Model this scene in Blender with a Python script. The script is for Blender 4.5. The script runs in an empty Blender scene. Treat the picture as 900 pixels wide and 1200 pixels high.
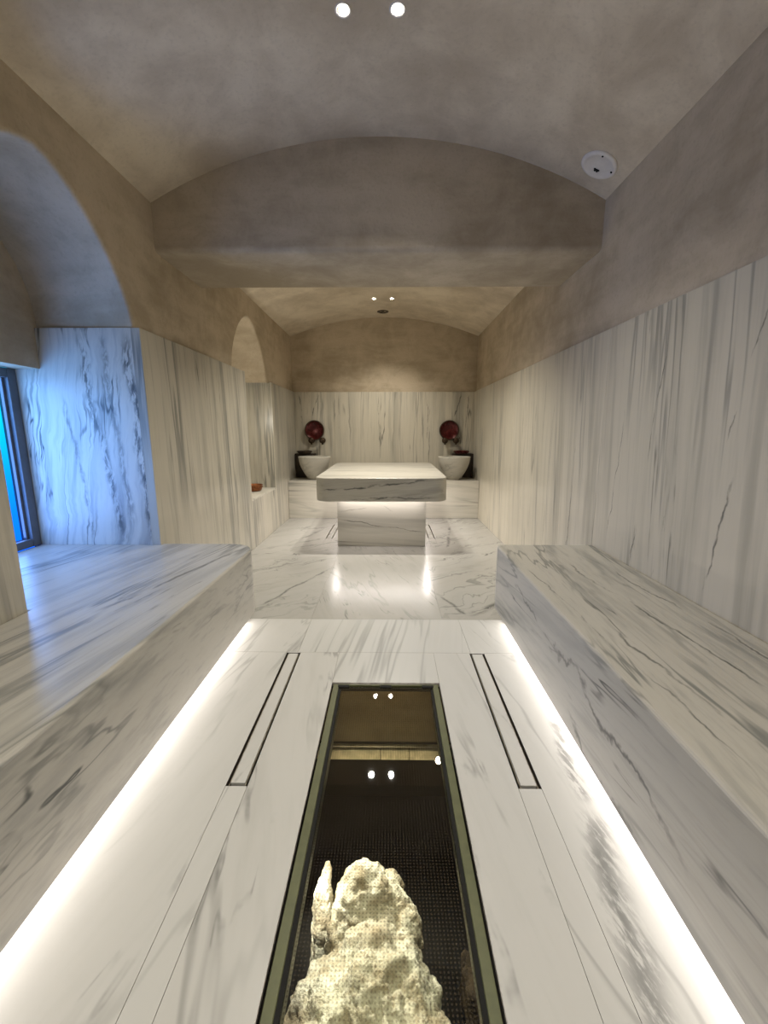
import bpy, bmesh, math, random
from mathutils import Vector, Matrix, noise as mnoise
random.seed(7)
scene = bpy.context.scene
COL = scene.collection
PI = math.pi

# ------------------------------------------------------------------ dimensions (metres)
W, M = 1.414, 1.38            # plaster half width, marble face half width
ZS, ZM = 2.555, 1.745         # vault springing, top of marble
YB, Y0 = 6.79, -1.3           # far wall, wall behind the camera
BF, BK, ZB = 2.96, 3.65, 2.272  # beam front, back, underside
AP1, AP2 = 2.906, 2.822       # vault crowns
ZF = -0.10                    # lower floor round the table
YST = 2.483                   # edge of the raised floor
BX, BZ = 0.763, 0.439         # bench front, bench top
RA, RB = 1.602, 2.627         # window recess (near, far)
NA, NB = 4.476, 5.461         # niche (near, far)
XW, XR = -2.16, -2.0          # window plane, lintel plane
XN = -1.92                    # niche back

# ------------------------------------------------------------------ node helpers
class NT:
    def __init__(s, name):
        s.m = bpy.data.materials.new(name); s.m.use_nodes = True
        s.t = s.m.node_tree; s.t.nodes.clear()
        s.out = s.n('ShaderNodeOutputMaterial')
    def n(s, typ, **kw):
        nd = s.t.nodes.new(typ)
        for k, v in kw.items(): setattr(nd, k, v)
        return nd
    def put(s, sock, v):
        if isinstance(v, bpy.types.NodeSocket): s.t.links.new(v, sock)
        elif v is not None: sock.default_value = v
    def math(s, op, a, b=None, c=None, clamp=False):
        nd = s.n('ShaderNodeMath', operation=op, use_clamp=clamp)
        for i, v in enumerate((a, b, c)):
            if v is not None: s.put(nd.inputs[i], v)
        return nd.outputs[0]
    def dot(s, v, d):
        nd = s.n('ShaderNodeVectorMath', operation='DOT_PRODUCT')
        s.put(nd.inputs[0], v); s.put(nd.inputs[1], d); return nd.outputs['Value']
    def comb(s, x, y, z):
        nd = s.n('ShaderNodeCombineXYZ')
        for i, v in enumerate((x, y, z)): s.put(nd.inputs[i], v)
        return nd.outputs[0]
    def vmul(s, v, d):
        nd = s.n('ShaderNodeVectorMath', operation='MULTIPLY')
        s.put(nd.inputs[0], v); s.put(nd.inputs[1], d); return nd.outputs[0]
    def vadd(s, v, d):
        nd = s.n('ShaderNodeVectorMath', operation='ADD')
        s.put(nd.inputs[0], v); s.put(nd.inputs[1], d); return nd.outputs[0]
    def noise(s, v, scale, detail=4, rough=.55, dist=0.0):
        nd = s.n('ShaderNodeTexNoise'); s.put(nd.inputs['Vector'], v)
        nd.inputs['Scale'].default_value = scale; nd.inputs['Detail'].default_value = detail
        nd.inputs['Roughness'].default_value = rough; nd.inputs['Distortion'].default_value = dist
        return nd.outputs['Fac']
    def remap(s, v, a, b, c=0.0, d=1.0, smooth=True):
        nd = s.n('ShaderNodeMapRange')
        if smooth: nd.interpolation_type = 'SMOOTHSTEP'
        s.put(nd.inputs['Value'], v)
        for k, x in (('From Min', a), ('From Max', b), ('To Min', c), ('To Max', d)): s.put(nd.inputs[k], x)
        return nd.outputs[0]
    def mix(s, f, a, b):
        nd = s.n('ShaderNodeMix', data_type='RGBA')
        s.put(nd.inputs[0], f)
        s.put(nd.inputs[6], a if isinstance(a, bpy.types.NodeSocket) else (*a, 1))
        s.put(nd.inputs[7], b if isinstance(b, bpy.types.NodeSocket) else (*b, 1))
        return nd.outputs[2]
    def obj(s):
        return s.n('ShaderNodeTexCoord').outputs['Object']
    def bump(s, h, strength=.2, dist=.01):
        nd = s.n('ShaderNodeBump'); s.put(nd.inputs['Height'], h)
        nd.inputs['Strength'].default_value = strength; nd.inputs['Distance'].default_value = dist
        return nd.outputs[0]
    def bsdf(s, color, rough=.5, metal=0.0, normal=None, spec=.5, **kw):
        b = s.n('ShaderNodeBsdfPrincipled')
        s.put(b.inputs['Base Color'], color if isinstance(color, bpy.types.NodeSocket) else (*color, 1))
        s.put(b.inputs['Roughness'], rough); s.put(b.inputs['Metallic'], metal)
        s.put(b.inputs['Specular IOR Level'], spec)
        if normal is not None: s.put(b.inputs['Normal'], normal)
        for k, v in kw.items(): s.put(b.inputs[k], v)
        s.t.links.new(b.outputs[0], s.out.inputs[0]); return b

def marble(name, along, b, seed, streak=.5, vein=.6, dark=.5, warm=0.0, freq=1.0, rough=.29, wob=.05, lines=(), cloud=.35, swirl=0.0, stretch=.05, tone=1.0, org=(0, 0, 0), grey=(.20, .195, .17)):
    """white marble whose veins run along `along`, across `b`"""
    s = NT(name)
    a = Vector(along).normalized(); bb = Vector(b); bb = (bb - a * bb.dot(a)).normalized(); c = a.cross(bb)
    P0 = s.vadd(s.obj(), org)
    P = s.vadd(P0, (seed * 3.17, seed * 1.73, seed * 2.39))
    da, db, dc = s.dot(P, a), s.dot(P, bb), s.dot(P, c)
    Q = s.comb(s.math('MULTIPLY', da, .42), db, dc)
    w1 = s.math('MULTIPLY', s.math('SUBTRACT', s.noise(Q, 1.3, 2, .5), .5), wob * 3)
    w2 = s.math('MULTIPLY', s.math('SUBTRACT', s.noise(s.comb(s.math('MULTIPLY', da, .16), db, dc), 8.0, 2, .5), .5), wob * .5)
    db = s.math('ADD', db, s.math('ADD', w1, w2))
    if swirl:
        db = s.math('ADD', db, s.math('MULTIPLY', s.math('SUBTRACT', s.noise(P, 2.4, 3, .55, 1.2), .5), swirl))
    V = s.comb(s.math('MULTIPLY', da, stretch), db, dc)
    white = tuple(tone * x for x in (.50 + .01 * warm, .475 - .01 * warm, .415 - .04 * warm))
    cream = tuple(tone * x for x in (.42, .392, .325 - .03 * warm))
    ink = (.045, .048, .045)
    cl = s.remap(s.noise(V, 1.6 * freq, 3, .5), .35, .7)
    col = s.mix(s.math('MULTIPLY', cl, cloud), white, cream)
    # bands of fine fibre
    st = s.remap(s.noise(V, 9 * freq, 4, .6), .44, .66)
    stm = s.remap(s.noise(s.vmul(V, (2.0, 1, 1)), 2.3 * freq, 2, .5), .32, .62)
    col = s.mix(s.math('MULTIPLY', s.math('MULTIPLY', st, stm), streak), col, grey)
    st3 = s.remap(s.noise(V, 55 * freq, 2, .6), .5, .72)
    col = s.mix(s.math('MULTIPLY', st3, streak * .4), col, cream)
    st2 = s.remap(s.noise(V, 26 * freq, 3, .6), .50, .72)
    col = s.mix(s.math('MULTIPLY', st2, streak * .45), col, grey)
    # medium veins
    nv = s.noise(V, 3.4 * freq, 4, .55, .25)
    ridge = s.math('ABSOLUTE', s.math('SUBTRACT', nv, .5))
    mv = s.remap(ridge, 0.0, .022, 1, 0)
    msk = s.remap(s.noise(s.vmul(V, (5, 1, 1)), 2.1 * freq, 3, .5), .42, .62)
    col = s.mix(s.math('MULTIPLY', s.math('MULTIPLY', mv, msk), vein), col, (.14, .142, .13))
    # sparse dark broken veins
    nd = s.noise(V, 1.7 * freq, 5, .6, .15)
    r2 = s.math('ABSOLUTE', s.math('SUBTRACT', nd, .53))
    dv = s.remap(r2, 0.0, .008, 1, 0)
    dm = s.remap(s.noise(s.vmul(V, (14, 2, 2)), 2.0, 4, .6), .5, .66)
    col = s.mix(s.math('MULTIPLY', s.math('MULTIPLY', dv, dm), dark), col, ink)
    # veins of this very slab, each between two points
    for (p0, p1, wd, stg, brk) in lines:
        p0, p1 = Vector(p0), Vector(p1); L = (p1 - p0).length; t = (p1 - p0) / L
        q = s.vadd(P0, tuple(-p0))
        tt = s.dot(q, t)
        nn = c.cross(t) if abs(c.dot(t)) < .9 else Vector((0, 0, 1)).cross(t)
        n_ = nn.normalized()
        d = s.dot(q, n_)
        d = s.math('ADD', d, s.math('MULTIPLY', s.math('SUBTRACT', s.noise(P, 3.5, 5, .6), .5), .10))
        k = s.remap(s.math('ABSOLUTE', d), 0.0, wd, 1, 0)
        e = s.math('MULTIPLY', s.remap(tt, 0, .15 * L, 0, 1), s.remap(tt, .85 * L, L, 1, 0))
        bk = s.remap(s.noise(s.comb(s.math('MULTIPLY', da, .22), db, dc), brk * 1.6, 4, .65), .40, .58)
        k = s.math('MULTIPLY', s.math('MULTIPLY', k, e), s.math('MULTIPLY', bk, stg))
        col = s.mix(k, col, ink)
    rg = s.remap(s.noise(P, 6, 3), .3, .7, rough, rough + .045)
    s.bsdf(col, rg, spec=.45)
    return s.m

def plaster(name, dark, light, seed, rough=.75, blot=1.0):
    s = NT(name); P = s.vadd(s.obj(), (seed, seed * 2.1, seed * .7))
    n1 = s.noise(P, .9 * blot, 4, .6, .4); n2 = s.noise(P, 3.2, 6, .65, .5)
    n3 = s.noise(s.vmul(P, (1, 1, 5)), 2.2, 5, .6, .3); n4 = s.noise(P, 55, 3, .6)
    f = s.math('ADD', s.math('MULTIPLY', n1, .42), s.math('ADD', s.math('MULTIPLY', n2, .38), s.math('MULTIPLY', n3, .2)))
    col = s.mix(s.remap(f, .37, .61), dark, light)
    col = s.mix(s.math('MULTIPLY', s.remap(n4, .5, .72), .16), col, tuple(x * .6 for x in dark))
    h = s.math('ADD', s.math('MULTIPLY', n2, .6), s.math('MULTIPLY', n4, .25))
    s.bsdf(col, rough, normal=s.bump(h, .22, .02), spec=.3)
    return s.m

def plain(name, color, rough=.5, metal=0.0, var=.25, scale=30, spec=.5):
    s = NT(name); n = s.noise(s.obj(), scale, 4, .6)
    col = s.mix(s.remap(n, .3, .7), tuple(x * (1 - var) for x in color), tuple(min(1, x * (1 + var)) for x in color))
    s.bsdf(col, s.remap(n, .3, .7, max(.02, rough - .06), rough + .06), metal, s.bump(n, .08, .004), spec)
    return s.m

def emit(name, color, strength):
    s = NT(name); e = s.n('ShaderNodeEmission'); e.inputs[0].default_value = (*color, 1); e.inputs[1].default_value = strength
    s.t.links.new(e.outputs[0], s.out.inputs[0]); return s.m

MAT = {}
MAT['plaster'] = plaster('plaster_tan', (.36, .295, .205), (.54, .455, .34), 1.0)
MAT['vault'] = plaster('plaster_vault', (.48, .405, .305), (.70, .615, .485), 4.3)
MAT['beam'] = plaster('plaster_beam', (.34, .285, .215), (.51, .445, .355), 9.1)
Z, X, Y = (0, 0, 1), (1, 0, 0), (0, 1, 0)
MAT['wall_r'] = marble('marble_right_wall', (0, .07, 1), Y, 1.0, .52, .6, .75, wob=.03,
    lines=[((1.38, 2.24, .40), (1.38, 2.10, 1.62), .006, 1.0, 5), ((1.38, 2.50, .45), (1.38, 2.42, 1.35), .005, .8, 6), ((1.38, 1.70, .45), (1.38, 1.62, 1.0), .009, .9, 8),
           ((1.38, 1.68, 1.1), (1.38, 1.58, 1.6), .006, .8, 8), ((1.38, 2.04, .42), (1.38, 1.98, .8), .006, .8, 8), ((1.38, 3.05, .0), (1.38, 3.0, 1.6), .006, .8, 5), ((1.38, 3.55, .0), (1.38, 3.45, 1.5), .005, .7, 5),
           ((1.38, 4.2, .0), (1.38, 4.15, 1.6), .006, .7, 5)], warm=.8, tone=.98, grey=(.21, .20, .165))
MAT['wall_l'] = marble('marble_left_wall', (0, -.05, 1), Y, 2.3, 1.0, .85, .85, warm=.6, wob=.03, tone=.85)
MAT['reveal'] = marble('marble_reveal', (.10, 0, 1), X, 5.2, .55, 1.0, 1.0, wob=.05, freq=1.7, swirl=.09, stretch=.075, grey=(.13, .14, .15), tone=1.1,
    lines=[((-1.47, 2.6, 1.78), (-1.42, 2.6, .38), .045, .9, 34), ((-1.76, 2.6, 1.78), (-1.60, 2.6, .40), .040, .85, 34), ((-1.62, 2.6, 1.78), (-1.54, 2.6, .5), .035, .6, 30), ((-1.88, 2.6, 1.4), (-1.80, 2.6, .42), .02, .6, 30)])
MAT['wall_b'] = marble('marble_back_wall', (.01, 0, 1), X, 7.7, .62, .6, .85, wob=.025, swirl=.04, tone=1.1, warm=.6, lines=[((-.09, 6.756, 1.72), (-.06, 6.756, .9), .012, .8, 12), ((-1.30, 6.756, 1.72), (-1.27, 6.756, 1.25), .012, .9, 16), ((-1.0, 6.756, 1.72), (-1.12, 6.756, 1.35), .012, .9, 16), ((1.18, 6.756, 1.72), (1.08, 6.756, 1.36), .012, .9, 16), ((1.30, 6.756, 1.72), (1.27, 6.756, 1.2), .012, .9, 16), ((.66, 6.756, 1.7), (.68, 6.756, 1.0), .008, .7, 12)])
MAT['bench_l'] = marble('marble_left_bench', (.17, 1, -.05), X, 3.1, .85, 1.0, 1.0, wob=.04, freq=1.5,
    lines=[((-1.1, 1.55, BZ), (-.80, 2.6, BZ), .018, .75, 12), ((-1.25, .7, BZ), (-.95, 1.9, BZ), .010, .6, 9)], org=(-1.05, 1.0, 0), tone=.70, warm=-.3, stretch=.065, grey=(.17, .172, .16))
MAT['bench_r'] = marble('marble_right_bench', (.06, 1, -.09), (1, 0, -.4), 6.4, .85, 1.0, 1.0, wob=.035, freq=1.5,
    lines=[((1.20, .6, BZ), (1.02, 2.6, BZ), .008, .95, 6), ((.763, .75, .19), (.763, 2.35, .36), .0055, .85, 6),
           ((1.33, .9, BZ), (1.22, 2.4, BZ), .008, .8, 8), ((.95, .7, BZ), (.90, 1.5, BZ), .008, .8, 8)], org=(1.05, 1.0, 0), tone=.70, warm=-.3, stretch=.065, grey=(.17, .172, .16))
MAT['slab'] = marble('marble_table_slab', (1, .1, .10), (0, .5, 1), 8.8, .6, .95, 1.0, wob=.05, freq=1.2,
    lines=[((-.30, 4.267, .575), (.50, 4.267, .665), .016, 1.0, 14), ((-.6, 4.267, .572), (-.15, 4.267, .59), .011, .9, 12), ((-.35, 4.267, .462), (.62, 4.267, .50), .010, .9, 10)], org=(0, 5.3, ZF), tone=.85)
MAT['base'] = marble('marble_table_base', (1, 0, -.08), Z, 11.5, .35, .85, .7, wob=.04, cloud=.3,
    lines=[((-.48, 4.567, .20), (.48, 4.567, .05), .008, .8, 5), ((-.48, 4.567, .28), (-.15, 4.567, .33), .008, .6, 6), ((.02, 4.567, .36), (.2, 4.567, .22), .008, .5, 8)], org=(0, 5.3, ZF), tone=.95)
MAT['ledge'] = marble('marble_ledge', (1, 0, -.06), Z, 13.2, .4, .9, .8, wob=.04, cloud=.3)
BL = [((.765, 1.66, 0), (.70, 1.13, 0), .045, .6, 42), ((.70, 1.16, 0), (.60, .45, 0), .06, .6, 42)]
MAT['f0'] = marble('marble_floor_right', (-.25, 1, 0), X, 14.0, .12, .4, .3, wob=.05, cloud=.25, lines=BL, stretch=.14, tone=.86, warm=-1.2)
MAT['f1'] = marble('marble_floor_left', (.22, 1, 0), X, 17.0, .12, .4, .4, wob=.05, cloud=.22,
    lines=[((-.27, .40, 0), (-.34, 1.2, 0), .006, .8, 4)], stretch=.14, tone=.86, warm=-1.2)
MAT['f2'] = marble('marble_floor_strip', (-.18, 1, 0), X, 19.0, .16, .5, .5, wob=.05, cloud=.25, stretch=.14, tone=.86, warm=-1.2)
MAT['f3'] = marble('marble_floor_band', (.12, 1, 0), X, 21.5, .13, .5, .6, wob=.03, cloud=.25, tone=.86, warm=-1.2)
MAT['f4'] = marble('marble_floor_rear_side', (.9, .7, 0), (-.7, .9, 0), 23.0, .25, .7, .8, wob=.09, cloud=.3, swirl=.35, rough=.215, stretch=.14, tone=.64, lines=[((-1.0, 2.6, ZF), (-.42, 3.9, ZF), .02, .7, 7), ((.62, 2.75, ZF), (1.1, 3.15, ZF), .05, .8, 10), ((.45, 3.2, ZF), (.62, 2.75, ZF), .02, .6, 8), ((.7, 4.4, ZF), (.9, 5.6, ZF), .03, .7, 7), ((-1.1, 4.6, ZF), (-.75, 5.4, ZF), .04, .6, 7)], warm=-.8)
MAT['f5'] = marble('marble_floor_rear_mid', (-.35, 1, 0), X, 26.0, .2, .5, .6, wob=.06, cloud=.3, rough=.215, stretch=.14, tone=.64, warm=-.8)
MAT['basin'] = marble('marble_basin', (1, .3, .3), Z, 31.0, .15, .4, .2, wob=.1, cloud=.6, rough=.45, stretch=.14, tone=.95)
MAT['grout'] = plain('grout', (.36, .34, .31), .8)
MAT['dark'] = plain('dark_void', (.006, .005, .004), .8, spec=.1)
MAT['drain'] = plain('drain_steel', (.075, .06, .045), .45, .3)
MAT['olive'] = plain('olive_painted_steel', (.075, .08, .034), .42, .25, .12)
MAT['rubber'] = plain('black_rubber', (.008, .008, .007), .7, spec=.2)
MAT['steel'] = plain('brushed_steel', (.42, .38, .30), .35, .9)
MAT['copper'] = plain('hammered_copper', (.20, .075, .03), .36, .85, .35, 45)
MAT['oxblood'] = plain('oxblood_copper', (.07, .005, .005), .25, .4, .35, 14)
MAT['bronze'] = plain('dark_bronze', (.055, .036, .022), .38, .7)
MAT['wood'] = plain('dark_wood', (.030, .018, .009), .55, 0, .4, 12)
MAT['white'] = plain('white_plastic', (.74, .70, .66), .4, 0, .04)
MAT['gframe'] = plain('grey_window_frame', (.12, .13, .15), .45, .3, .08)
MAT['lens'] = emit('lamp_lens', (1, .92, .78), 45)
MAT['led'] = emit('led_strip', (1, .90, .84), 3)
MAT['pitled'] = emit('pit_lamp_lens', (1, .97, .9), 30)
MAT['pitwall'] = plaster('pit_plaster', (.11, .078, .040), (.20, .145, .08), 12.0)
MAT['cream'] = plain('cream_board', (.62, .52, .36), .6)

# window pane: blue lit water-glass, cyan towards the top
s = NT('blue_lit_pane'); P = s.obj(); z = s.dot(P, (0, 0, 1))
n = s.noise(P, 2.5, 3)
zz = s.math('ADD', z, s.math('MULTIPLY', n, .25))
c = s.mix(s.remap(zz, .55, 1.6), (.002, .10, .75), (.002, .36, .70))
e = s.n('ShaderNodeEmission'); s.put(e.inputs[0], c); e.inputs[1].default_value = 1.2
s.t.links.new(e.outputs[0], s.out.inputs[0]); MAT['pane'] = s.m

# anti-slip glass: clear, faintly green, with a grid of small printed dots
s = NT('dotted_floor_glass'); P = s.obj()
sx = s.n('ShaderNodeSeparateXYZ'); s.put(sx.inputs[0], P)
pitch = .0088
fx = s.math('SUBTRACT', s.math('FRACT', s.math('DIVIDE', sx.outputs[0], pitch)), .5)
fy = s.math('SUBTRACT', s.math('FRACT', s.math('DIVIDE', sx.outputs[1], pitch)), .5)
r = s.math('SQRT', s.math('ADD', s.math('MULTIPLY', fx, fx), s.math('MULTIPLY', fy, fy)))
geo = s.n('ShaderNodeNewGeometry'); nz = s.math('SUBTRACT', s.dot(geo.outputs['Normal'], (0, 0, 1)), geo.outputs['Backfacing'])
dot_ = s.math('MULTIPLY', s.remap(r, .22, .30, 1, 0), s.math('GREATER_THAN', nz, .5))
fr = s.n('ShaderNodeFresnel'); fr.inputs[0].default_value = 1.5
tr = s.n('ShaderNodeBsdfTransparent'); tr.inputs[0].default_value = (.93, .95, .88, 1)
gl = s.n('ShaderNodeBsdfGlossy'); gl.inputs[0].default_value = (1, 1, 1, 1); gl.inputs[1].default_value = .015
m1 = s.n('ShaderNodeMixShader'); s.put(m1.inputs[0], s.math('MULTIPLY', fr.outputs[0], s.math('GREATER_THAN', nz, .5))); s.put(m1.inputs[1], tr.outputs[0]); s.put(m1.inputs[2], gl.outputs[0])
df = s.n('ShaderNodeBsdfDiffuse'); df.inputs[0].default_value = (.10, .078, .05, 1)
m2 = s.n('ShaderNodeMixShader'); s.put(m2.inputs[0], s.math('MULTIPLY', dot_, .3)); s.put(m2.inputs[1], m1.outputs[0]); s.put(m2.inputs[2], df.outputs[0])
s.t.links.new(m2.outputs[0], s.out.inputs[0]); MAT['glass'] = s.m

# rock
s = NT('pale_limestone'); P = s.obj()
n1 = s.noise(P, 7, 6, .7, .3); n2 = s.noise(P, 38, 5, .7); n3 = s.noise(P, 2.6, 4, .6, .6)
col = s.mix(s.remap(n1, .35, .62), (.34, .27, .18), (.74, .69, .58))
col = s.mix(s.math('MULTIPLY', s.remap(n3, .52, .68), .7), col, (.22, .15, .08))
col = s.mix(s.math('MULTIPLY', s.remap(n2, .54, .68), .75), col, (.13, .085, .045))
s.bsdf(col, .9, normal=s.bump(s.math('ADD', n2, s.math('MULTIPLY', n1, .6)), .9, .025), spec=.2); MAT['rock'] = s.m
s = NT('dark_rubble'); n1 = s.noise(s.obj(), 9, 6, .7)
s.bsdf(s.mix(s.remap(n1, .35, .65), (.012, .009, .006), (.06, .042, .025)), .95, normal=s.bump(n1, 1, .04), spec=.1); MAT['rubble'] = s.m

# ------------------------------------------------------------------ mesh helpers
def tag(o, label=None, cat=None, group=None, kind=None):
    for k, v in (('label', label), ('category', cat), ('group', group), ('kind', kind)):
        if v: o[k] = v
    return o

def link(name, me, parent=None, loc=(0, 0, 0)):
    o = bpy.data.objects.new(name, me); COL.objects.link(o); o.location = loc
    if parent is not None: o.parent = parent
    return o

def empty(name, loc):
    o = bpy.data.objects.new(name, None); COL.objects.link(o); o.location = loc; o.empty_display_size = .1
    return o

class MB:
    """collects geometry (world coordinates) for one mesh object"""
    def __init__(s): s.bm = bmesh.new()
    def box(s, x0, x1, y0, y1, z0, z1, bev=0, seg=2, mi=0):
        b = bmesh.new(); r = bmesh.ops.create_cube(b, size=1)
        for v in b.verts: v.co = Vector(((x0 + x1) / 2 + v.co.x * (x1 - x0), (y0 + y1) / 2 + v.co.y * (y1 - y0), (z0 + z1) / 2 + v.co.z * (z1 - z0)))
        if bev: bmesh.ops.bevel(b, geom=b.edges[:], offset=bev, segments=seg, profile=.5, affect='EDGES')
        for f in b.faces: f.material_index = mi; f.smooth = False
        s.add(b); return s
    def add(s, b, mat=None):
        if mat is not None: bmesh.ops.transform(b, matrix=mat, verts=b.verts)
        bmesh.ops.recalc_face_normals(b, faces=b.faces)
        me = bpy.data.meshes.new('t'); b.to_mesh(me); b.free(); s.bm.from_mesh(me); bpy.data.meshes.remove(me); return s
    def prism(s, poly, z0, z1, bev=0, seg=3, axis='z', top_only=True):
        """extrude a plan polygon"""
        b = bmesh.new()
        vs = [b.verts.new((p[0], p[1], z0)) for p in poly]
        f = b.faces.new(vs); r = bmesh.ops.extrude_face_region(b, geom=[f])
        up = [v for v in r['geom'] if isinstance(v, bmesh.types.BMVert)]
        bmesh.ops.translate(b, verts=up, vec=(0, 0, z1 - z0))
        bmesh.ops.recalc_face_normals(b, faces=b.faces)
        if bev:
            es = [e for e in b.edges if all(abs(v.co.z - z1) < 1e-6 for v in e.verts) or (not top_only and all(abs(v.co.z - z0) < 1e-6 for v in e.verts))]
            bmesh.ops.bevel(b, geom=es, offset=bev, segments=seg, profile=.5, affect='EDGES')
        if axis == 'x':   # plan (a,b) -> (y,z), height -> x
            for v in b.verts: v.co = Vector((v.co.z, v.co.x, v.co.y))
        if axis == 'y':   # plan (a,b) -> (x,z), height -> y
            for v in b.verts: v.co = Vector((v.co.x, v.co.z, v.co.y))
        s.add(b); return s
    def lathe(s, prof, center, n=40, mat=None, cap=True):
        b = bmesh.new(); rings = []
        for (r, z) in prof:
            rings.append([b.verts.new((r * math.cos(2 * PI * i / n), r * math.sin(2 * PI * i / n), z)) for i in range(n)])
        for a, c in zip(rings, rings[1:]):
            for i in range(n):
                f = b.faces.new((a[i], a[(i + 1) % n], c[(i + 1) % n], c[i])); f.smooth = True
        if cap:
            b.faces.new(rings[0]); b.faces.new(rings[-1])
        bmesh.ops.remove_doubles(b, verts=b.verts, dist=1e-5)
        mt = Matrix.Translation(Vector(center))
        if mat is not None: mt = mt @ mat
        s.add(b, mt); return s
    def tube(s, p, q, r, n=16, r2=None):
        p, q = Vector(p), Vector(q); d = q - p
        m = d.to_track_quat('Z', 'Y').to_matrix().to_4x4()
        r2 = r if r2 is None else r2
        return s.lathe([(r, 0), (r2, d.length)], p, n, m)
    def ball(s, p, r, sub=2):
        b = bmesh.new(); bmesh.ops.create_icosphere(b, subdivisions=sub, radius=1)
        for f in b.faces: f.smooth = True
        if not hasattr(r, '__len__'): r = (r, r, r)
        s.add(b, Matrix.Translation(Vector(p)) @ Matrix.Diagonal((*r, 1))); return s
    def quad(s, *ps, mi=0):
        f = s.bm.faces.new([s.bm.verts.new(p) for p in ps]); f.material_index = mi; return f
    def build(s, name, mats, parent=None, origin=None):
        if not isinstance(mats, (list, tuple)): mats = [mats]
        o0 = Vector(origin) if origin is not None else (Vector(parent.location) if parent is not None and parent.type == 'EMPTY' else Vector((0, 0, 0)))
        if parent is not None and parent.type != 'EMPTY':
            o0 = Vector(parent.get('_o', (0, 0, 0)))
        bmesh.ops.translate(s.bm, verts=s.bm.verts, vec=-o0)
        me = bpy.data.meshes.new(name); s.bm.to_mesh(me); s.bm.free()
        for m in mats: me.materials.append(m)
        return link(name, me, parent, (0, 0, 0) if parent is not None else o0)

def structure(o): o['kind'] = 'structure'; return o

def copy_tree(o, parent=None):
    c = o.copy(); COL.objects.link(c)
    if parent is not None: c.parent = parent
    for ch in [x for x in bpy.data.objects if x.parent == o]: copy_tree(ch, c)
    return c

# ------------------------------------------------------------------ floor
DF = [(-.458, -.386), (.506, .582)]; DFY = (1.209, 2.072)      # front drains
DR = [(-.672, -.592), (.548, .628)]; DRY = (4.93, 5.67)        # rear drains
PX, PY = (-.183, .316), (.30, 1.803)                           # glass opening
fm = [MAT['f0'], MAT['f1'], MAT['f2'], MAT['f3'], MAT['f4'], MAT['f5'], MAT['grout'], MAT['drain']]
fl = MB()
def tile(x0, x1, y0, y1, z, mi, g=.0007):
    fl.quad((x0 + g, y0 + g, z), (x1 - g, y0 + g, z), (x1 - g, y1 - g, z), (x0 + g, y1 - g, z), mi=mi)
    for (a, b) in (((x0 + g, y0 + g), (x1 - g, y0 + g)), ((x1 - g, y0 + g), (x1 - g, y1 - g)), ((x1 - g, y1 - g), (x0 + g, y1 - g)), ((x0 + g, y1 - g), (x0 + g, y0 + g))):
        fl.quad((*a, z), (*a, z - .02), (*b, z - .02), (*b, z), mi=6)
XE = M + .03
# raised floor: outer strips, drain strips, strips by the glass, end tile, band
for (x0, x1, y0, y1, mi) in [
    (DF[1][1], XE, Y0, 2.078, 0), (-XE, DF[0][0], Y0, 2.078, 1),
    (DF[0][1], PX[0], Y0, 2.078, 2), (PX[1], DF[1][0], Y0, 2.078, 2),
    (PX[0], PX[1], PY[1], 2.078, 3), (PX[0], PX[1], Y0, PY[0], 3),
    (DF[0][0], DF[0][1], Y0, DFY[0], 1), (DF[1][0], DF[1][1], Y0, DFY[0], 0),
    (-.40, .512, 2.078, YST, 3), (-XE, -.40, 2.078, YST, 1), (.512, XE, 2.078, YST, 0)]:
    tile(x0, x1, y0, y1, 0, mi)
for i in (0, 1):
    tile(DF[i][0], DF[i][1], DFY[1], 2.078, 0, i and 0 or 1, .0)
# riser at the step, lower floor
fl.quad((-XE, YST, 0), (XE, YST, 0), (XE, YST, ZF - .02), (-XE, YST, ZF - .02), mi=3)
YT = 4.567
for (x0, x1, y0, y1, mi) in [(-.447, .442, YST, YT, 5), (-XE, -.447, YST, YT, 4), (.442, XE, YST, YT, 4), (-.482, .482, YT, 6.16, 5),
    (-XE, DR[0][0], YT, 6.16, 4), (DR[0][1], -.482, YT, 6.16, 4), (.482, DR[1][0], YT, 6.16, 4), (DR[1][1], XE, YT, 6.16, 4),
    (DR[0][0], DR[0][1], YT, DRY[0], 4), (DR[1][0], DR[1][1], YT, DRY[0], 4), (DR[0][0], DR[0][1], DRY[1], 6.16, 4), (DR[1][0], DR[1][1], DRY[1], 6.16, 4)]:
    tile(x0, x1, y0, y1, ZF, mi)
# grout bed below the tiles (with the openings left out)
def bed(xs, ys, z, holes):
    for a, b in zip(xs, xs[1:]):
        for c_, d in zip(ys, ys[1:]):
            mx, my = (a + b) / 2, (c_ + d) / 2
            if any(h[0] < mx < h[1] and h[2] < my < h[3] for h in holes): continue
            fl.quad((a, c_, z), (b, c_, z), (b, d, z), (a, d, z), mi=6)
bed([-XE, *DF[0], *PX, *DF[1], XE], [Y0, PY[0], DFY[0], PY[1], DFY[1], YST], -.004, [(*PX, *PY), (*DF[0], *DFY), (*DF[1], *DFY)])
bed([-XE, *DR[0], *DR[1], XE], [YST, DRY[0], DRY[1], 6.8], ZF - .004, [(*DR[0], *DRY), (*DR[1], *DRY)])
floor = structure(fl.build('floor', fm))
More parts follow.
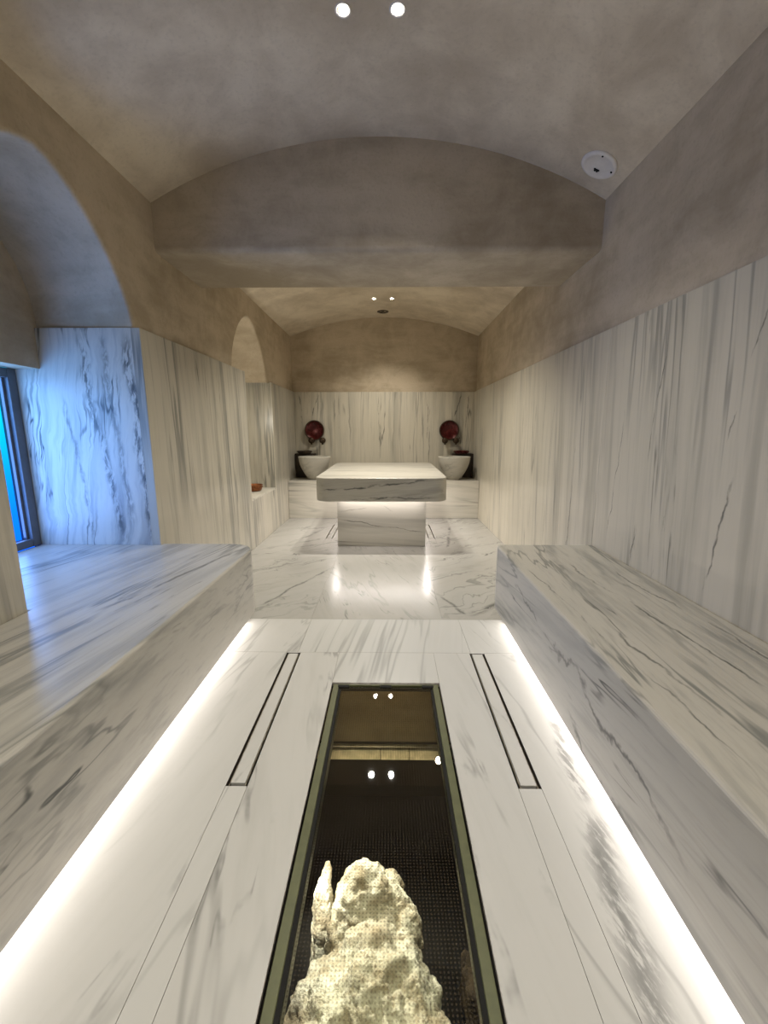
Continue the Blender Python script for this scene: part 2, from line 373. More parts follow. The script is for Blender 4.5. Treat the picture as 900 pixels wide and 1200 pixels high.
# the pit below the glass (part of the floor)
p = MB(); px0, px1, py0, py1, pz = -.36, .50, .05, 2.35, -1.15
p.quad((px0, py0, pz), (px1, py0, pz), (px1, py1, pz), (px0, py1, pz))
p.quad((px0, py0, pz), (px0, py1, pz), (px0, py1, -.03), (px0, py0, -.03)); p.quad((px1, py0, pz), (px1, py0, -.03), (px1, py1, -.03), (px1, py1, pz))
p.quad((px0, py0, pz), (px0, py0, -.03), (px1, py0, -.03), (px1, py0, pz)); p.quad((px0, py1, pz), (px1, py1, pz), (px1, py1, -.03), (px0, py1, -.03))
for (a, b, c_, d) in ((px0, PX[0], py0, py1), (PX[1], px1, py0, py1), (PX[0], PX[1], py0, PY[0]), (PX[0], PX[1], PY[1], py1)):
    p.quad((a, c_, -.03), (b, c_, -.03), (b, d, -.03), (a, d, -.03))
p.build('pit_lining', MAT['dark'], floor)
MB().box(px0 + .005, px1 - .005, 1.95, 2.0, -.43, -.032).build('pit_end_wall', MAT['pitwall'], floor)
MB().box(px0 + .005, px1 - .005, 1.935, 1.95, -.452, -.444).build('pit_steel_angle', MAT['steel'], floor)
p = MB()
for a, b in ((-.30, .036), (.039, .186), (.189, .40)): p.box(a, b, 1.95, 1.985, -.539, -.484, .003)
p.build('pit_cream_board', MAT['cream'], floor)

# ------------------------------------------------------------------ drains
def drain(name, x0, x1, y0, y1, z, im, label, grp):
    o = empty(name, ((x0 + x1) / 2, (y0 + y1) / 2, z))
    b = MB(); dp = .045
    b.quad((x0, y0, z - dp), (x1, y0, z - dp), (x1, y1, z - dp), (x0, y1, z - dp))
    for (a, c_) in (((x0, y0), (x1, y0)), ((x1, y0), (x1, y1)), ((x1, y1), (x0, y1)), ((x0, y1), (x0, y0))):
        b.quad((*a, z - .001), (*a, z - dp), (*c_, z - dp), (*c_, z - .001))
    b.build('channel', MAT['drain'], o)
    g = .0115
    ins = MB().box(x0 + g, x1 - g, y0 + .014, y1 - .005, z - .022, z - .001, .0015).build('insert', im, o)
    lin = MB()
    for xx in (x0 + g - .0036, x1 - g + .0012):
        lin.box(xx, xx + .0022, y0 + .004, y1 - .004, z - .03, z - .004)
    lin.build('rail', MAT['steel'], o)
    for yy in (y0 + .1, (y0 + y1) / 2, y1 - .1):
        MB().box(x0 + .012, x1 - .012, yy - .01, yy + .01, z - dp, z - .022).build('support', MAT['drain'], o)
    return tag(o, label, 'drain', grp)
drain('slot_drain', *DF[0], *DFY, 0, MAT['f1'], 'long narrow marble-filled floor drain between the left bench and the glass floor panel', 'slot drains beside the glass panel')
drain('slot_drain', *DF[1], *DFY, 0, MAT['f0'], 'long narrow marble-filled floor drain between the right bench and the glass floor panel', 'slot drains beside the glass panel')
drain('slot_drain', *DR[0], *DRY, ZF, MAT['f4'], 'distant thin slot drain in the floor on the left of the table base', 'slot drains beside the table')
drain('slot_drain', *DR[1], *DRY, ZF, MAT['f4'], 'distant thin slot drain, half hidden, on the right of the table base', 'slot drains beside the table')

# ------------------------------------------------------------------ glass panel over the pit
o = empty('glass_floor_panel', ((PX[0] + PX[1]) / 2, 1.05, 0))
x0, x1 = PX; y0, y1 = PY
f = MB(); wv = .026; gp = .007
# dark gap, flange of the steel angle and its upstand
f.box(x0 + gp, x0 + gp + wv, y0, y1 - .004, -.030, -.006, .0015).box(x1 - gp - wv, x1 - gp, y0, y1 - .004, -.030, -.006, .0015)
f.box(x0 + gp + wv, x1 - gp - wv, y1 - .012, y1 - .004, -.030, -.006, .001).box(x0 + gp + wv, x1 - gp - wv, y0, y0 + wv, -.030, -.006, .001)
f.box(x0 + gp + wv - .004, x0 + gp + wv, y0, y1 - .012, -.13, -.03).box(x1 - gp - wv, x1 - gp - wv + .004, y0, y1 - .012, -.13, -.03)
f.build('frame', MAT['olive'], o)
g = MB(); gx0, gx1 = x0 + gp + wv + .011, x1 - gp - wv - .011
g.box(gx0, gx1, y0 + wv + .004, y1 - .022, -.030, -.010, .001).build('glass', MAT['glass'], o)
k = MB(); k.box(x0 + gp + wv, gx0, y0 + wv, y1 - .013, -.028, -.014).box(gx1, x1 - gp - wv, y0 + wv, y1 - .013, -.028, -.014)
k.box(gx0, gx1, y1 - .022, y1 - .012, -.030, -.016)
k.build('gasket', MAT['rubber'], o)
for xx in (x0 + .055, (x0 + x1) / 2, x1 - .055):
    MB().box(xx - .026, xx + .026, y1 - .027, y1 - .010, -.016, -.0045, .002).build('spacer', MAT['rubber'], o)
tag(o, 'long glass floor panel with fine dots and an olive steel frame over the rock pit', 'floor panel')

# ------------------------------------------------------------------ rock in the pit
def rock(name, blobs, voxel, seed, amp, mat, label, cat):
    b = MB()
    for (c_, r) in blobs: b.ball(c_, r, 3)
    o = b.build(name, mat)
    md = o.modifiers.new('r', 'REMESH'); md.mode = 'VOXEL'; md.voxel_size = voxel
    dg = bpy.context.evaluated_depsgraph_get(); me = bpy.data.meshes.new_from_object(o.evaluated_get(dg))
    o.modifiers.clear(); old = o.data; o.data = me; bpy.data.meshes.remove(old)
    bm = bmesh.new(); bm.from_mesh(me); bm.normal_update(); moves = []
    for v in bm.verts:
        q = v.co * 6 + Vector((seed, 0, 0))
        d = amp * (mnoise.fractal(q, .75, 2.1, 7) * 1.0 + .9 * mnoise.noise(v.co * 3.5) - .3 * abs(mnoise.noise(v.co * 17)))
        cell = mnoise.voronoi(v.co * 9)[0]; d += amp * .22 * (cell[1] - cell[0] - .3)
        moves.append(v.normal * d)
    for v, m in zip(bm.verts, moves): v.co += m
    for f_ in bm.faces: f_.smooth = True
    bm.to_mesh(me); bm.free()
    if not me.materials: me.materials.append(mat)
    return tag(o, label, cat)
rock('limestone_rock', [((.005, 1.44, -.79), (.165, .15, .17)), ((.115, 1.36, -.83), (.09, .09, .12)), ((-.05, 1.36, -.86), (.12, .12, .16)), ((.03, 1.22, -.88), (.19, .16, .22)),
    ((.05, 1.08, -.87), (.235, .21, .26)), ((.15, .98, -.88), (.16, .18, .24)), ((-.10, 1.04, -.89), (.19, .24, .23)), ((.02, .74, -.93), (.32, .3, .26)),
    ((-.13, .84, -.80), (.16, .14, .16))],
    .008, 3.3, .042, MAT['rock'], 'rugged cream limestone boulder lit up in the pit under the glass', 'rock')
rock('limestone_slab', [((-.185, 1.47, -.70), (.035, .07, .06)), ((-.19, 1.43, -.78), (.05, .09, .14)), ((-.20, 1.44, -1.0), (.05, .10, .16))], .006, 8.1, .022, MAT['rock'],
     'bright upright sliver of pale stone left of the boulder under the glass', 'rock')
rock('rubble_heap', [((.43, 1.3, -1.12), (.05, .2, .13)), ((.43, 1.0, -1.1), (.05, .25, .2)), ((.43, .8, -1.12), (.05, .2, .16))], .014, 5.0, .03, MAT['rubble'],
     'dark heap of stones in shade right of the boulder under the glass', 'rubble')
# pit lamp on the right wall
o = empty('pit_lamp', (.318, 1.79, -.40))
m_ = Vector((-.4, -.45, .45)).to_track_quat('Z', 'Y').to_matrix().to_4x4()
MB().lathe([(.0, -.05), (.016, -.05), (.018, -.01), (.020, .0), (.017, .0), (.016, -.006)], (.318, 1.79, -.40), 20, m_, False).build('housing', MAT['bronze'], o)
MB().lathe([(.0, -.004), (.0155, -.004)], (.318, 1.79, -.40), 20, m_, False).build('lens', MAT['pitled'], o)
MB().tube((.33, 1.803, -.414), (.42, 1.85, -.46), .006).tube((.42, 1.85, -.46), (.499, 1.85, -.46), .006).build('bracket', MAT['bronze'], o)
tag(o, 'small bright lamp at the right edge inside the pit under the glass', 'lamp')

# ------------------------------------------------------------------ walls
def arch(c_, a, zsp, h, pw, n=28):
    """half outline from near springing over the crown to far springing"""
    out = []
    for i in range(n + 1):
        t = -1 + 2 * i / n; t = math.sin(t * PI / 2)
        out.append((c_ + a * t, zsp + h * max(0, 1 - abs(t) ** pw) ** (1 / pw)))
    return out
AF1 = arch(2.03, .605, ZM - .012, .600, 1.55)         # front edge of the window arch
AK1 = arch(2.03, .615, ZM - .012, .585, 2.2)           # its back edge
AF2 = arch(4.79, .575, ZM - .012, .600, 1.6); AK2 = AF2
wl = MB(); zt = 2.75; ZA = ZM - .012
def strip(x_, A, top):
    """wall above (top given) or lunette below an arch line"""
    for (p_, q_) in zip(A, A[1:]):
        wl.quad((x_, p_[0], p_[1]), (x_, q_[0], q_[1]), (x_, q_[0], top), (x_, p_[0], top))
def rect(x_, ya, yb, za, zb): wl.quad((x_, ya, za), (x_, yb, za), (x_, yb, zb), (x_, ya, zb))
def loft(A, B, xa, xb, r=.022):
    """soffit of an arch; its front arris is softly rounded"""
    b = bmesh.new(); rows = []; cy = (A[0][0] + A[-1][0]) / 2
    def off(k):
        out_ = []
        for (y, z_) in A:
            v = Vector((y - cy, max(z_ - ZA, 0) * 1.0)); v = v.normalized() * k if v.length else v
            out_.append((y + v.x, z_ + v.y))
        return out_
    for i in range(5):
        t = i * PI / 8
        rows.append([b.verts.new((xa - r * (1 - math.cos(t)), *q_)) for q_ in off(r * (1 - math.sin(t)))])
    rows.append([b.verts.new((xb, *q_)) for q_ in B])
    for r0, r1 in zip(rows, rows[1:]):
        for i in range(len(A) - 1):
            b.faces.new((r0[i], r0[i + 1], r1[i + 1], r1[i])).smooth = True
    wl.add(b)
    return off(r)
O1 = loft(AF1, AK1, -W, XR); O2 = loft(AF2, AK2, -W, XN)
rect(-W, Y0, O1[0][0], ZF, zt); strip(-W, O1, zt); rect(-W, O1[-1][0], O2[0][0], ZF, zt); strip(-W, O2, zt); rect(-W, O2[-1][0], YB, ZA, zt); rect(-W, NB + .012, YB, ZF, ZA)
rect(XR, RA - .2, RB + .02, 1.516, ZA); strip(XR, AK1, ZA)
wl.quad((XR, RA - .2, 1.516), (XR, RB + .02, 1.516), (XW, RB + .02, 1.516), (XW, RA - .2, 1.516))   # lintel underside
rect(XN, NA - .2, NB + .02, .3, ZA); strip(XN, AK2, ZA)
bmesh.ops.recalc_face_normals(wl.bm, faces=wl.bm.faces)
wall_l = structure(wl.build('wall_left', MAT['plaster']))
# marble on the left wall: pieces of one cladding, jambs included
cl = MB()
cl.box(-W - .02, -M, Y0, RA, ZF, ZM, .0015, 1)                       # near length
cl.box(-W - .02, -M, RB, NA, ZF, ZM, .0015, 1)                       # pier
cl.box(-W - .02, -M, NB, YB, ZF, ZM, .0015, 1)                       # far length
cl.box(-W - .02, -M, NA, NB, ZF, BZ - .022, .0015, 1)                # below the niche shelf
cl.build('marble_cladding', MAT['wall_l'], wall_l)
MB().box(XW - .03, -W - .02, RB, RB + .03, BZ - .05, ZM, 0).build('far_jamb', MAT['reveal'], wall_l)
MB().box(XW - .03, -W - .02, RA - .03, RA, BZ - .05, ZM, 0).build('near_jamb', MAT['wall_l'], wall_l)
j = MB(); j.box(XN - .02, -W - .02, NB, NB + .03, BZ - .02, ZM, 0).box(XN - .02, -W - .02, NA - .03, NA, BZ - .02, ZM, 0).box(XN - .02, XN + .012, NA, NB, BZ - .02, ZM, 0)
j.build('niche_lining', MAT['wall_l'], wall_l)
MB().box(XN, -M, NA, NB, BZ - .022, BZ, .002, 1).build('niche_shelf', MAT['ledge'], wall_l)

wr = MB().box(W, W + .1, Y0, YB + .1, ZF, zt)
wall_r = structure(wr.build('wall_right', MAT['plaster']))
cl = MB()
for a, b_ in ((Y0, .58), (.5825, 2.663), (2.6655, 4.6), (4.6025, YB)): cl.box(M, W + .01, a, b_, ZF, ZM, .0012, 1)
cl.build('marble_cladding', MAT['wall_r'], wall_r)
wb = structure(MB().box(-W - .1, W + .1, YB, YB + .1, ZF, zt + .2).build('wall_back', MAT['plaster']))
cl = MB()
for a, b_ in ((-M, -.772), (-.77, .77), (.772, M)): cl.box(a, b_, YB - .034, YB + .01, ZF, ZM, .0012, 1)
cl.build('marble_cladding', MAT['wall_b'], wb)
wf = structure(MB().box(-W - .1, W + .1, Y0 - .1, Y0, ZF, zt + .3).build('wall_front', MAT['plaster']))
MB().box(-M, M, Y0 - .01, Y0 + .034, ZF, ZM).build('marble_cladding', MAT['wall_b'], wf)

# ------------------------------------------------------------------ vaults and beam
def vault_z(x, ap):
    h = ap - ZS; R = (W * W + h * h) / (2 * h); return ap - (R - math.sqrt(R * R - x * x))
cm = MB(); n = 48
for (ya, yb, ap) in ((Y0, BF + .02, AP1), (BK - .02, YB, AP2)):
    b = bmesh.new(); rows = [[b.verts.new((W * (-1 + 2 * i / n), y, vault_z(W * (-1 + 2 * i / n), ap))) for i in range(n + 1)] for y in (ya, yb)]
    up = [[b.verts.new((W * (-1 + 2 * i / n), y, vault_z(W * (-1 + 2 * i / n), ap) + .12)) for i in range(n + 1)] for y in (ya, yb)]
    for i in range(n):
        b.faces.new((rows[0][i], rows[0][i + 1], rows[1][i + 1], rows[1][i])).smooth = True
        b.faces.new((up[0][i], up[1][i], up[1][i + 1], up[0][i + 1])).smooth = True
    cm.add(b)
ceil = structure(cm.build('ceiling', MAT['vault']))
r_ = .035
pf = [(BF + r_ * (1 - math.cos(t)), ZB + r_ * (1 - math.sin(t))) for t in [i * PI / 2 / 6 for i in range(7)]]
pf = [(BF, 2.98)] + pf + [(BK - .006, ZB), (BK, ZB + .006), (BK, 2.98)]
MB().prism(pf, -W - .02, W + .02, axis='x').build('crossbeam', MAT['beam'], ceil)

# ------------------------------------------------------------------ window
win = structure(MB().box(XW - .05, XW - .045, RA - .02, RB + .01, BZ - .02, 1.53).build('window_1', MAT['pane']))
f = MB(); w_ = .062
f.box(XW - .045, XW + .012, RB - w_, RB - .001, BZ + .001, 1.514, .003).box(XW - .045, XW + .012, RA + .001, RA + w_, BZ + .001, 1.514, .003)
f.box(XW - .045, XW + .010, RA + w_, RB - w_, BZ + .001, BZ + .05, .003).box(XW - .045, XW + .010, RA + w_, RB - w_, 1.46, 1.514, .003)
f.box(XW - .045, XW - .012, RB - w_ - .018, RB - w_, BZ + .05, 1.46, .002)
f.build('window_frame', MAT['gframe'], win)

# ------------------------------------------------------------------ benches
def arc(cx, cy, r, a0, a1, n=10): return [(cx + r * math.cos(a0 + (a1 - a0) * i / n), cy + r * math.sin(a0 + (a1 - a0) * i / n)) for i in range(n + 1)]
YE = 2.655; GAP = .035
o = empty('stone_bench', (-1.05, 1.0, 0)); r = .17
poly = [(-BX, Y0 + .05)] + arc(-BX - r, YE - r, r, 0, PI / 2) + [(-M + .002, YE), (-M + .002, RB - .002), (XW + .014, RB - .002), (XW + .014, RA + .002), (-M + .002, RA + .002), (-M + .002, Y0 + .05)]
MB().prism(poly, GAP, BZ, .012, 3).build('seat_block', MAT['bench_l'], o)
MB().box(-M + .002, -BX - .14, Y0 + .06, YST, 0, GAP + .01).build('plinth', MAT['base'], o)
MB().box(-BX - .115, -BX - .105, Y0 + .1, 2.40, .004, .016).build('led_strip', MAT['led'], o)
tag(o, 'long marble bench with rounded end along the left wall, running into the blue-lit window recess', 'bench', 'glowing marble benches')
o = empty('stone_bench', (1.05, 1.0, 0)); r = .06
poly = [(BX, Y0 + .05), (M - .002, Y0 + .05), (M - .002, YE), ] + arc(BX + r, YE - r, r, PI / 2, PI)
MB().prism(poly, GAP, BZ, .012, 3).build('seat_block', MAT['bench_r'], o)
MB().box(BX + .14, M - .002, Y0 + .06, YST, 0, GAP + .01).build('plinth', MAT['base'], o)
MB().box(BX + .105, BX + .115, Y0 + .1, 2.40, .004, .016).build('led_strip', MAT['led'], o)
tag(o, 'long straight dark-veined marble bench along the right wall with light under its front', 'bench', 'glowing marble benches')

# ------------------------------------------------------------------ massage table
o = empty('massage_table', (0, 5.3, ZF))
r = .14
poly = arc(-.675 + r, 4.267 + r, r, PI, 1.5 * PI) + arc(.675 - r, 4.267 + r, r, 1.5 * PI, 2 * PI) + arc(.70 - r, 6.42 - r, r, 0, .5 * PI) + arc(-.70 + r, 6.42 - r, r, .5 * PI, PI)
MB().prism(poly, .449, .692, .010, 3, top_only=False).build('slab', MAT['slab'], o)
MB().box(-.484, .482, 4.567, 6.118, ZF + .001, .449, .002, 1).build('pedestal', MAT['base'], o)
l = MB(); l.box(-.47, .47, 4.545, 4.556, .440, .448).box(-.505, -.495, 4.6, 6.08, .440, .448).box(.495, .505, 4.6, 6.08, .440, .448)
l.build('led_strip', MAT['led'], o)
tag(o, 'thick marble treatment table with rounded corners on a light-edged pedestal', 'table')
# ledge behind it
ld = MB().box(-M + .002, M - .002, 6.12, YB - .036, ZF + .001, .447, .003).build('marble_ledge', MAT['ledge'])
tag(ld, 'low marble ledge across the foot of the back wall carrying both basins', 'ledge')
ZL = .447

# ------------------------------------------------------------------ basins, stands, bowls, taps
def basin(x, label):
    o = empty('stone_basin', (x, 6.37, ZL))
    H = .338; pr = [(0, 0)]
    for t in [0, .05, .12, .2, .3, .42, .55, .7, .85, .96]:
        pr.append((.088 + (.238 - .088) * (1 - (1 - t) ** 1.75) ** .92, t * H))
    pr += [(.239, H - .006), (.236, H), (.214, H), (.209, H - .008)]
    for t in (.8, .6, .4, .25, .16, .12): pr.append((.205 * (1 - (1 - (t - .1) / .8) ** 2) ** .7, t * H))
    pr.append((0, .1 * H))
    MB().lathe(pr, (x, 6.37, ZL), 48, None, False).build('bowl', MAT['basin'], o)
    MB().lathe([(0, .101 * H), (.022, .101 * H), (.024, .104 * H), (.02, .115 * H), (0, .112 * H)], (x, 6.37, ZL + .003), 20, None, False).build('drain_cap', MAT['bronze'], o)
    return tag(o, label, 'basin', 'marble wash basins')
basin(-1.03, 'rounded marble wash basin on the left end of the back ledge')
basin(1.045, 'rounded marble wash basin on the right end of the back ledge')
def stand(x0, x1, label):
    o = empty('wooden_stand', ((x0 + x1) / 2, 6.66, ZL))
    b = MB()
    b.box(x0, x1, 6.622, 6.75, ZL, .79, .004)
    b.build('body', MAT['wood'], o)
    MB().box(x0 + .02, x1 - .02, 6.616, 6.622, ZL + .03, .76, .002).build('front_panel', MAT['wood'], o)
    MB().box(x0 - .006, x1 + .006, 6.614, 6.752, .79, .815, .004).build('top', MAT['wood'], o)
    return tag(o, label, 'stand', 'dark stands behind the basins')
stand(-1.368, -1.08, 'dark wooden stand in the left back corner behind the left basin')
stand(1.075, 1.368, 'dark wooden stand in the right back corner behind the right basin')
def bowl_mesh(r, h):
    return [(0, 0), (r * .72, 0), (r * .86, h * .12), (r * .95, h * .45), (r * .98, h * .8), (r * 1.03, h * .93), (r * 1.03, h), (r * .97, h * .98), (r * .93, h * .8), (r * .89, h * .45), (r * .7, h * .12), (0, h * .07)]
def bowl(x, y, z_, r, h, mat, label, grp, rim=True):
    o = empty('metal_bowl', (x, y, z_))
    MB().lathe(bowl_mesh(r, h), (x, y, z_), 40, None, False).build('bowl', mat, o)
    b = MB()
    for k in range(28):
        a = 2 * PI * k / 28; b.ball((x + r * .985 * math.cos(a), y + r * .985 * math.sin(a), z_ + h * .62), r * .055, 1)
    b.build('beaded_band', mat, o)
    return tag(o, label, 'bowl', grp)
bowl(-1.565, 5.13, BZ, .105, .078, MAT['copper'], 'round copper bowl on the shelf of the left wall niche', 'metal wash bowls')
bowl(-1.225, 6.628, .815, .112, .042, MAT['wood'], 'shallow dark bowl on the stand behind the left basin', 'metal wash bowls')
bowl(1.19, 6.628, .815, .116, .044, MAT['oxblood'], 'shallow dark red bowl on the stand behind the right basin', 'metal wash bowls')
# round red dishes standing upright on the taps
def dish(x, label):
    yb = YB - .036; zc = 1.168; R = .146
    o = empty('red_dish', (x, yb, zc))
    rot = Matrix.Rotation(PI / 2, 4, 'X')          # axis towards the room
    pr = [(0, 0), (.09, .002), (R - .016, .028), (R - .002, .038), (R + .002, .044), (R - .004, .048), (R - .018, .036), (R - .05, .020), (0, .016)]
    MB().lathe(pr, (x, yb - .001, zc), 56, rot, False).build('dish', MAT['oxblood'], o)
    rg = [(R - .010, .040), (R + .004, .041), (R + .007, .046), (R + .002, .051), (R - .008, .050)]
    MB().lathe(rg + [rg[0]], (x, yb - .001, zc), 56, rot, False).build('rim', MAT['bronze'], o)
    return tag(o, label, 'dish', 'red dishes above the basins')
dish(-1.078, 'round oxblood red dish on the back wall above the left basin')
dish(1.008, 'round oxblood red dish on the back wall above the right basin')
def tap(x, turn, label):
    yb = YB - .036; zc = 1.012
    o = empty('wall_tap', (x, yb, zc))
    rot = Matrix.Rotation(PI / 2, 4, 'X')
    MB().lathe([(0, 0), (.042, 0), (.042, .006), (.034, .012), (.018, .016), (.016, .075), (0, .075)], (x, yb, zc), 28, rot, False).build('flange', MAT['bronze'], o)
    h = MB(); yy = yb - .088
    h.lathe([(0, -.013), (.030, -.013), (.042, -.006), (.044, .004), (.036, .012), (.020, .018), (.0, .020)], (x, yy, zc), 28, rot, False)
    h.build('handle', MAT['bronze'], o)
    sp = MB().tube((x, yb - .04, zc), (x, yb - .058, zc - .045), .012).tube((x, yb - .058, zc - .045), (x, yb - .058, zc - .062), .014).ball((x, yb - .058, zc - .045), .013)
    sp.build('spout', MAT['bronze'], o)
    d = .055 * turn
    lv = MB().tube((x, yy + .004, zc + .005), (x + d, yy - .004, zc + .040), .006, 10, .005).ball((x + d, yy - .004, zc + .040), .009)
    lv.build('lever', MAT['bronze'], o)
    return tag(o, label, 'tap', 'bronze wall taps')
tap(-1.125, -.4, 'left of the two dark bronze taps under the left red dish')
tap(-.955, .5, 'right of the two dark bronze taps under the left red dish')
tap(.945, -.4, 'left of the two dark bronze taps under the right red dish')
tap(1.115, .9, 'right of the two dark bronze taps under the right red dish')

# ------------------------------------------------------------------ things on the ceiling
def downlight(x, y, ap, label):
    zc = vault_z(x, ap); o = empty('ceiling_downlight', (x, y, zc))
    MB().lathe([(.024, .03), (.024, -.001), (.034, -.004), (.036, -.001), (.036, .004)], (x, y, zc), 24, None, False).build('trim_ring', MAT['white'], o)
    MB().lathe([(0, -.004), (.014, -.003), (.0238, .004), (.0238, .006), (0, .006)], (x, y, zc), 24, None, False).build('lens', MAT['lens'], o)
    L = bpy.data.lights.new('downlight_beam', 'SPOT'); L.energy = SPOT[y]; L.color = (1, .94, .83); L.spot_size = math.radians(118); L.spot_blend = 1; L.shadow_soft_size = .03
    lo = bpy.data.objects.new('downlight_beam', L); COL.objects.link(lo); lo.parent = o; lo.location = (0, 0, -.03)
    return tag(o, label, 'lamp', 'pairs of ceiling downlights')
SPOT = {2.165: 44, 5.865: 34, 4.345: 96, .1: 34, -.75: 34}
for (y, ap, what) in ((2.165, AP1, 'in the near vault, in front of the beam'), (5.865, AP2, 'in the far vault above the table'), (4.345, AP2, 'hidden behind the beam in the far vault'), (.1, AP1, None), (-.75, AP1, None)):
    for x, sd in ((-.120, 'left'), (.112, 'right')):
        if what: downlight(x, y, ap, '%s small bright downlight of the pair %s' % (sd, what))
        else:  # unseen pairs added behind the viewer to raise the room light
            downlight(x, y, ap, 'added unseen downlight brightening the near room from behind the viewer, ' + sd + (' near' if y > 0 else ' far'))
# ring vent
zc = vault_z(0, AP2); o = empty('ceiling_vent', (-.012, 6.47, zc))
MB().lathe([(.082, .004), (.082, -.006), (.070, -.010), (.040, -.004), (.030, .01)], (-.012, 6.47, zc), 36, None, False).build('ring', MAT['bronze'], o)
MB().lathe([(0, -.012), (.020, -.012), (.026, -.006), (.026, .004)], (-.012, 6.47, zc), 24, None, False).build('core', MAT['drain'], o)
tag(o, 'small dark round vent at the crown of the far vault by the back wall', 'vent')
# white round speaker
xs, ys = 1.264, 2.741; zc = vault_z(xs, AP1)
h = AP1 - ZS; R = (W * W + h * h) / (2 * h)
nrm = Vector((-xs / R, 0, -math.sqrt(1 - (xs / R) ** 2)))
o = empty('ceiling_detector', (xs, ys, zc))
rt = nrm.to_track_quat('Z', 'Y').to_matrix().to_4x4(); rr = .103
MB().lathe([(0, -.002), (rr, -.002), (rr, .006), (rr - .008, .012), (rr - .022, .013), (rr - .026, .009), (.03, .013), (0, .014)], (xs, ys, zc), 48, rt, False).build('cover', MAT['white'], o)
def on(u, v, d=.0135):
    return Vector((xs, ys, zc)) + rt.to_3x3() @ Vector((u, v, d))
ey = rt.to_3x3().inverted() @ Vector((0, -1, 0)); ex = rt.to_3x3().inverted() @ Vector((1, 0, 0))
def uv(right, near): q = ex * right + ey * near; return q.x, q.y
for (a, b_) in ((-.011, -.022), (.002, -.022), (.013, -.022), (-.006, -.033), (.008, -.033)):
    MB().lathe([(0, 0), (.0062, 0), (.0062, .003), (0, .003)], on(*uv(a, b_), .0125), 12, rt, False).build('port', MAT['rubber'], o)
for (a, b_) in ((-.020, .080), (.085, .008)):
    MB().lathe([(0, 0), (.006, 0), (.005, .003), (0, .003)], on(*uv(a, b_), .0115), 12, rt, False).build('screw', MAT['rubber'], o)
tag(o, 'white round detector cover on the near vault by the right wall', 'detector')

# ------------------------------------------------------------------ lights that the place has, and one added slab spot
def area(name, loc, sx_, sy_, direction, energy, color, along=(0, 1, 0)):
    L = bpy.data.lights.new(name, 'AREA'); L.shape = 'RECTANGLE'; L.size = sx_; L.size_y = sy_; L.energy = energy; L.color = color
    lo = bpy.data.objects.new(name, L); COL.objects.link(lo); lo.location = loc
    d = Vector(direction).normalized()
    # local X along world Y or X as the strip runs
    zax = -d; xax = Vector(along); xax = (xax - zax * xax.dot(zax)).normalized(); yax = zax.cross(xax)
    lo.rotation_euler = Matrix((xax, yax, zax)).transposed().to_euler()
    return lo
LED = (1, .92, .88)
YL = (Y0 + .1 + 2.42) / 2; LL = 2.42 - Y0 - .1
area('bench_glow_left', (-BX - .075, YL, .022), LL, .022, (1, 0, -.15), 9, LED)
area('bench_glow_right', (BX + .075, YL, .022), LL, .022, (-1, 0, -.15), 9, LED)
area('table_glow_front', (0, 4.50, .444), .92, .02, (0, -.25, -1), 1.5, LED, (1, 0, 0))
area('table_glow_left', (-.545, 5.34, .444), 1.5, .10, (-.25, 0, -1), 6.5, LED)
area('table_glow_right', (.545, 5.34, .444), 1.5, .10, (.25, 0, -1), 6.5, LED)
area('pit_board_glow', (.05, 1.91, -.60), .6, .02, (0, .6, .8), .11, (1, .8, .5), (1, 0, 0))
area('window_glow', (XW + .014, (RA + RB) / 2, .98), .88, .96, (1, .1, 0), 9.5, (.20, .41, 1))
L = bpy.data.lights.new('niche_glow', 'POINT'); L.energy = 4.5; L.color = (1, .94, .82); L.shadow_soft_size = .05
lo = bpy.data.objects.new('niche_glow', L); COL.objects.link(lo); lo.location = (-1.58, 4.60, 1.30)
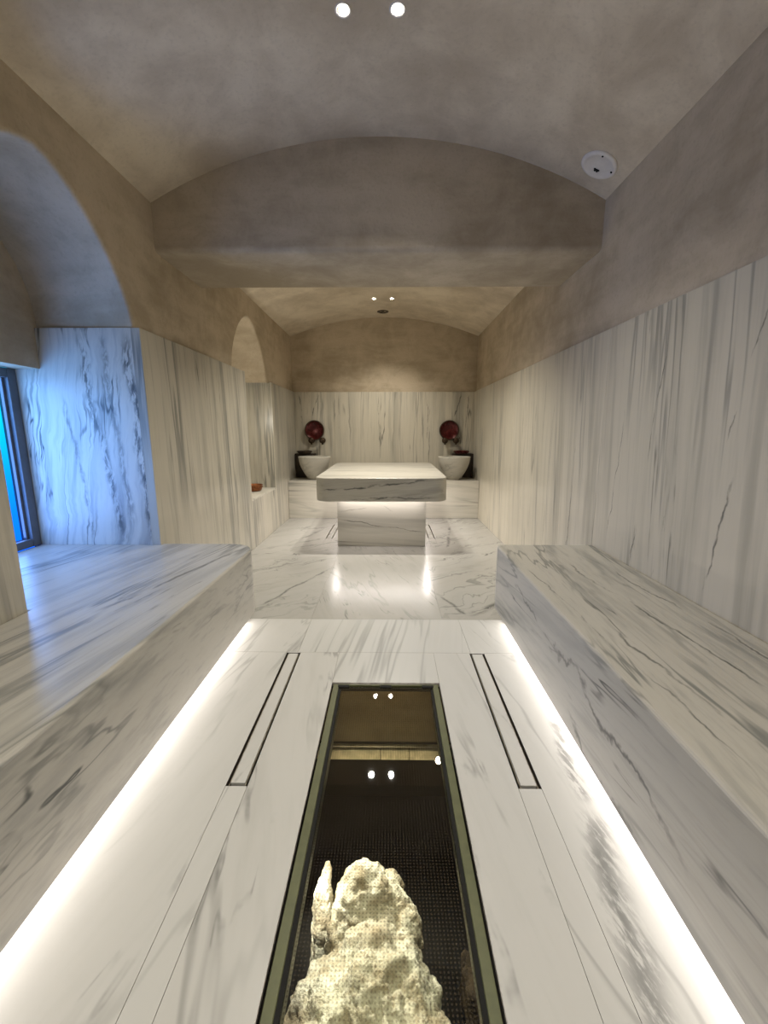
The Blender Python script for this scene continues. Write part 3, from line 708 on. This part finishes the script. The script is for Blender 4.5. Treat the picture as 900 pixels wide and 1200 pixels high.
# pit lamps, plus an added spot for the slab
def spot(name, loc, to, energy, color, ang=70, size=.02):
    L = bpy.data.lights.new(name, 'SPOT'); L.energy = energy; L.color = color; L.spot_size = math.radians(ang); L.spot_blend = .5; L.shadow_soft_size = size
    lo = bpy.data.objects.new(name, L); COL.objects.link(lo); lo.location = loc
    lo.rotation_euler = (Vector(to) - Vector(loc)).to_track_quat('-Z', 'Y').to_euler()
spot('pit_light_left', (-.30, 1.72, -.20), (-.02, 1.25, -.8), 30, (1, .96, .88), 90)
spot('slab_fill_spot', (-.27, 1.20, -.16), (-.20, 1.44, -.78), 45, (1, .97, .9), 22)  # extra narrow spot, added only to brighten the stone sliver
spot('pit_light_right', (.306, 1.776, -.387), (.08, 1.2, -.8), 7, (1, .95, .85), 100)
spot('pit_light_near', (.12, .35, -.12), (.05, 1.1, -.9), 3.5, (1, .95, .82), 90)
spot('pit_light_end', (.07, 1.70, -.06), (.07, 1.95, -.3), .55, (1, .8, .5), 140)

w = bpy.data.worlds.new('World'); scene.world = w; w.use_nodes = True
w.node_tree.nodes['Background'].inputs[0].default_value = (.02, .02, .02, 1); w.node_tree.nodes['Background'].inputs[1].default_value = .2

# ------------------------------------------------------------------ camera and view
cam = bpy.data.cameras.new('Camera'); co = bpy.data.objects.new('Camera', cam); COL.objects.link(co)
co.location = (.0797, 0, 1.15); co.rotation_euler = (math.radians(90 - 10.7025), 0, math.radians(.6764))
cam.sensor_fit = 'HORIZONTAL'; cam.sensor_width = 36; cam.lens = 36 * 499.4381 / 900; cam.clip_start = .02
scene.camera = co
vs_ = scene.view_settings; vs_.view_transform = 'Standard'; vs_.look = 'None'; vs_.gamma = 1; vs_.use_curve_mapping = False
vs_.exposure = 1.0
scene.cycles.max_bounces = 10; scene.cycles.diffuse_bounces = 6; scene.cycles.glossy_bounces = 4; scene.cycles.transparent_max_bounces = 12
scene.cycles.sample_clamp_indirect = 2.5; scene.cycles.caustics_reflective = False; scene.cycles.caustics_refractive = False
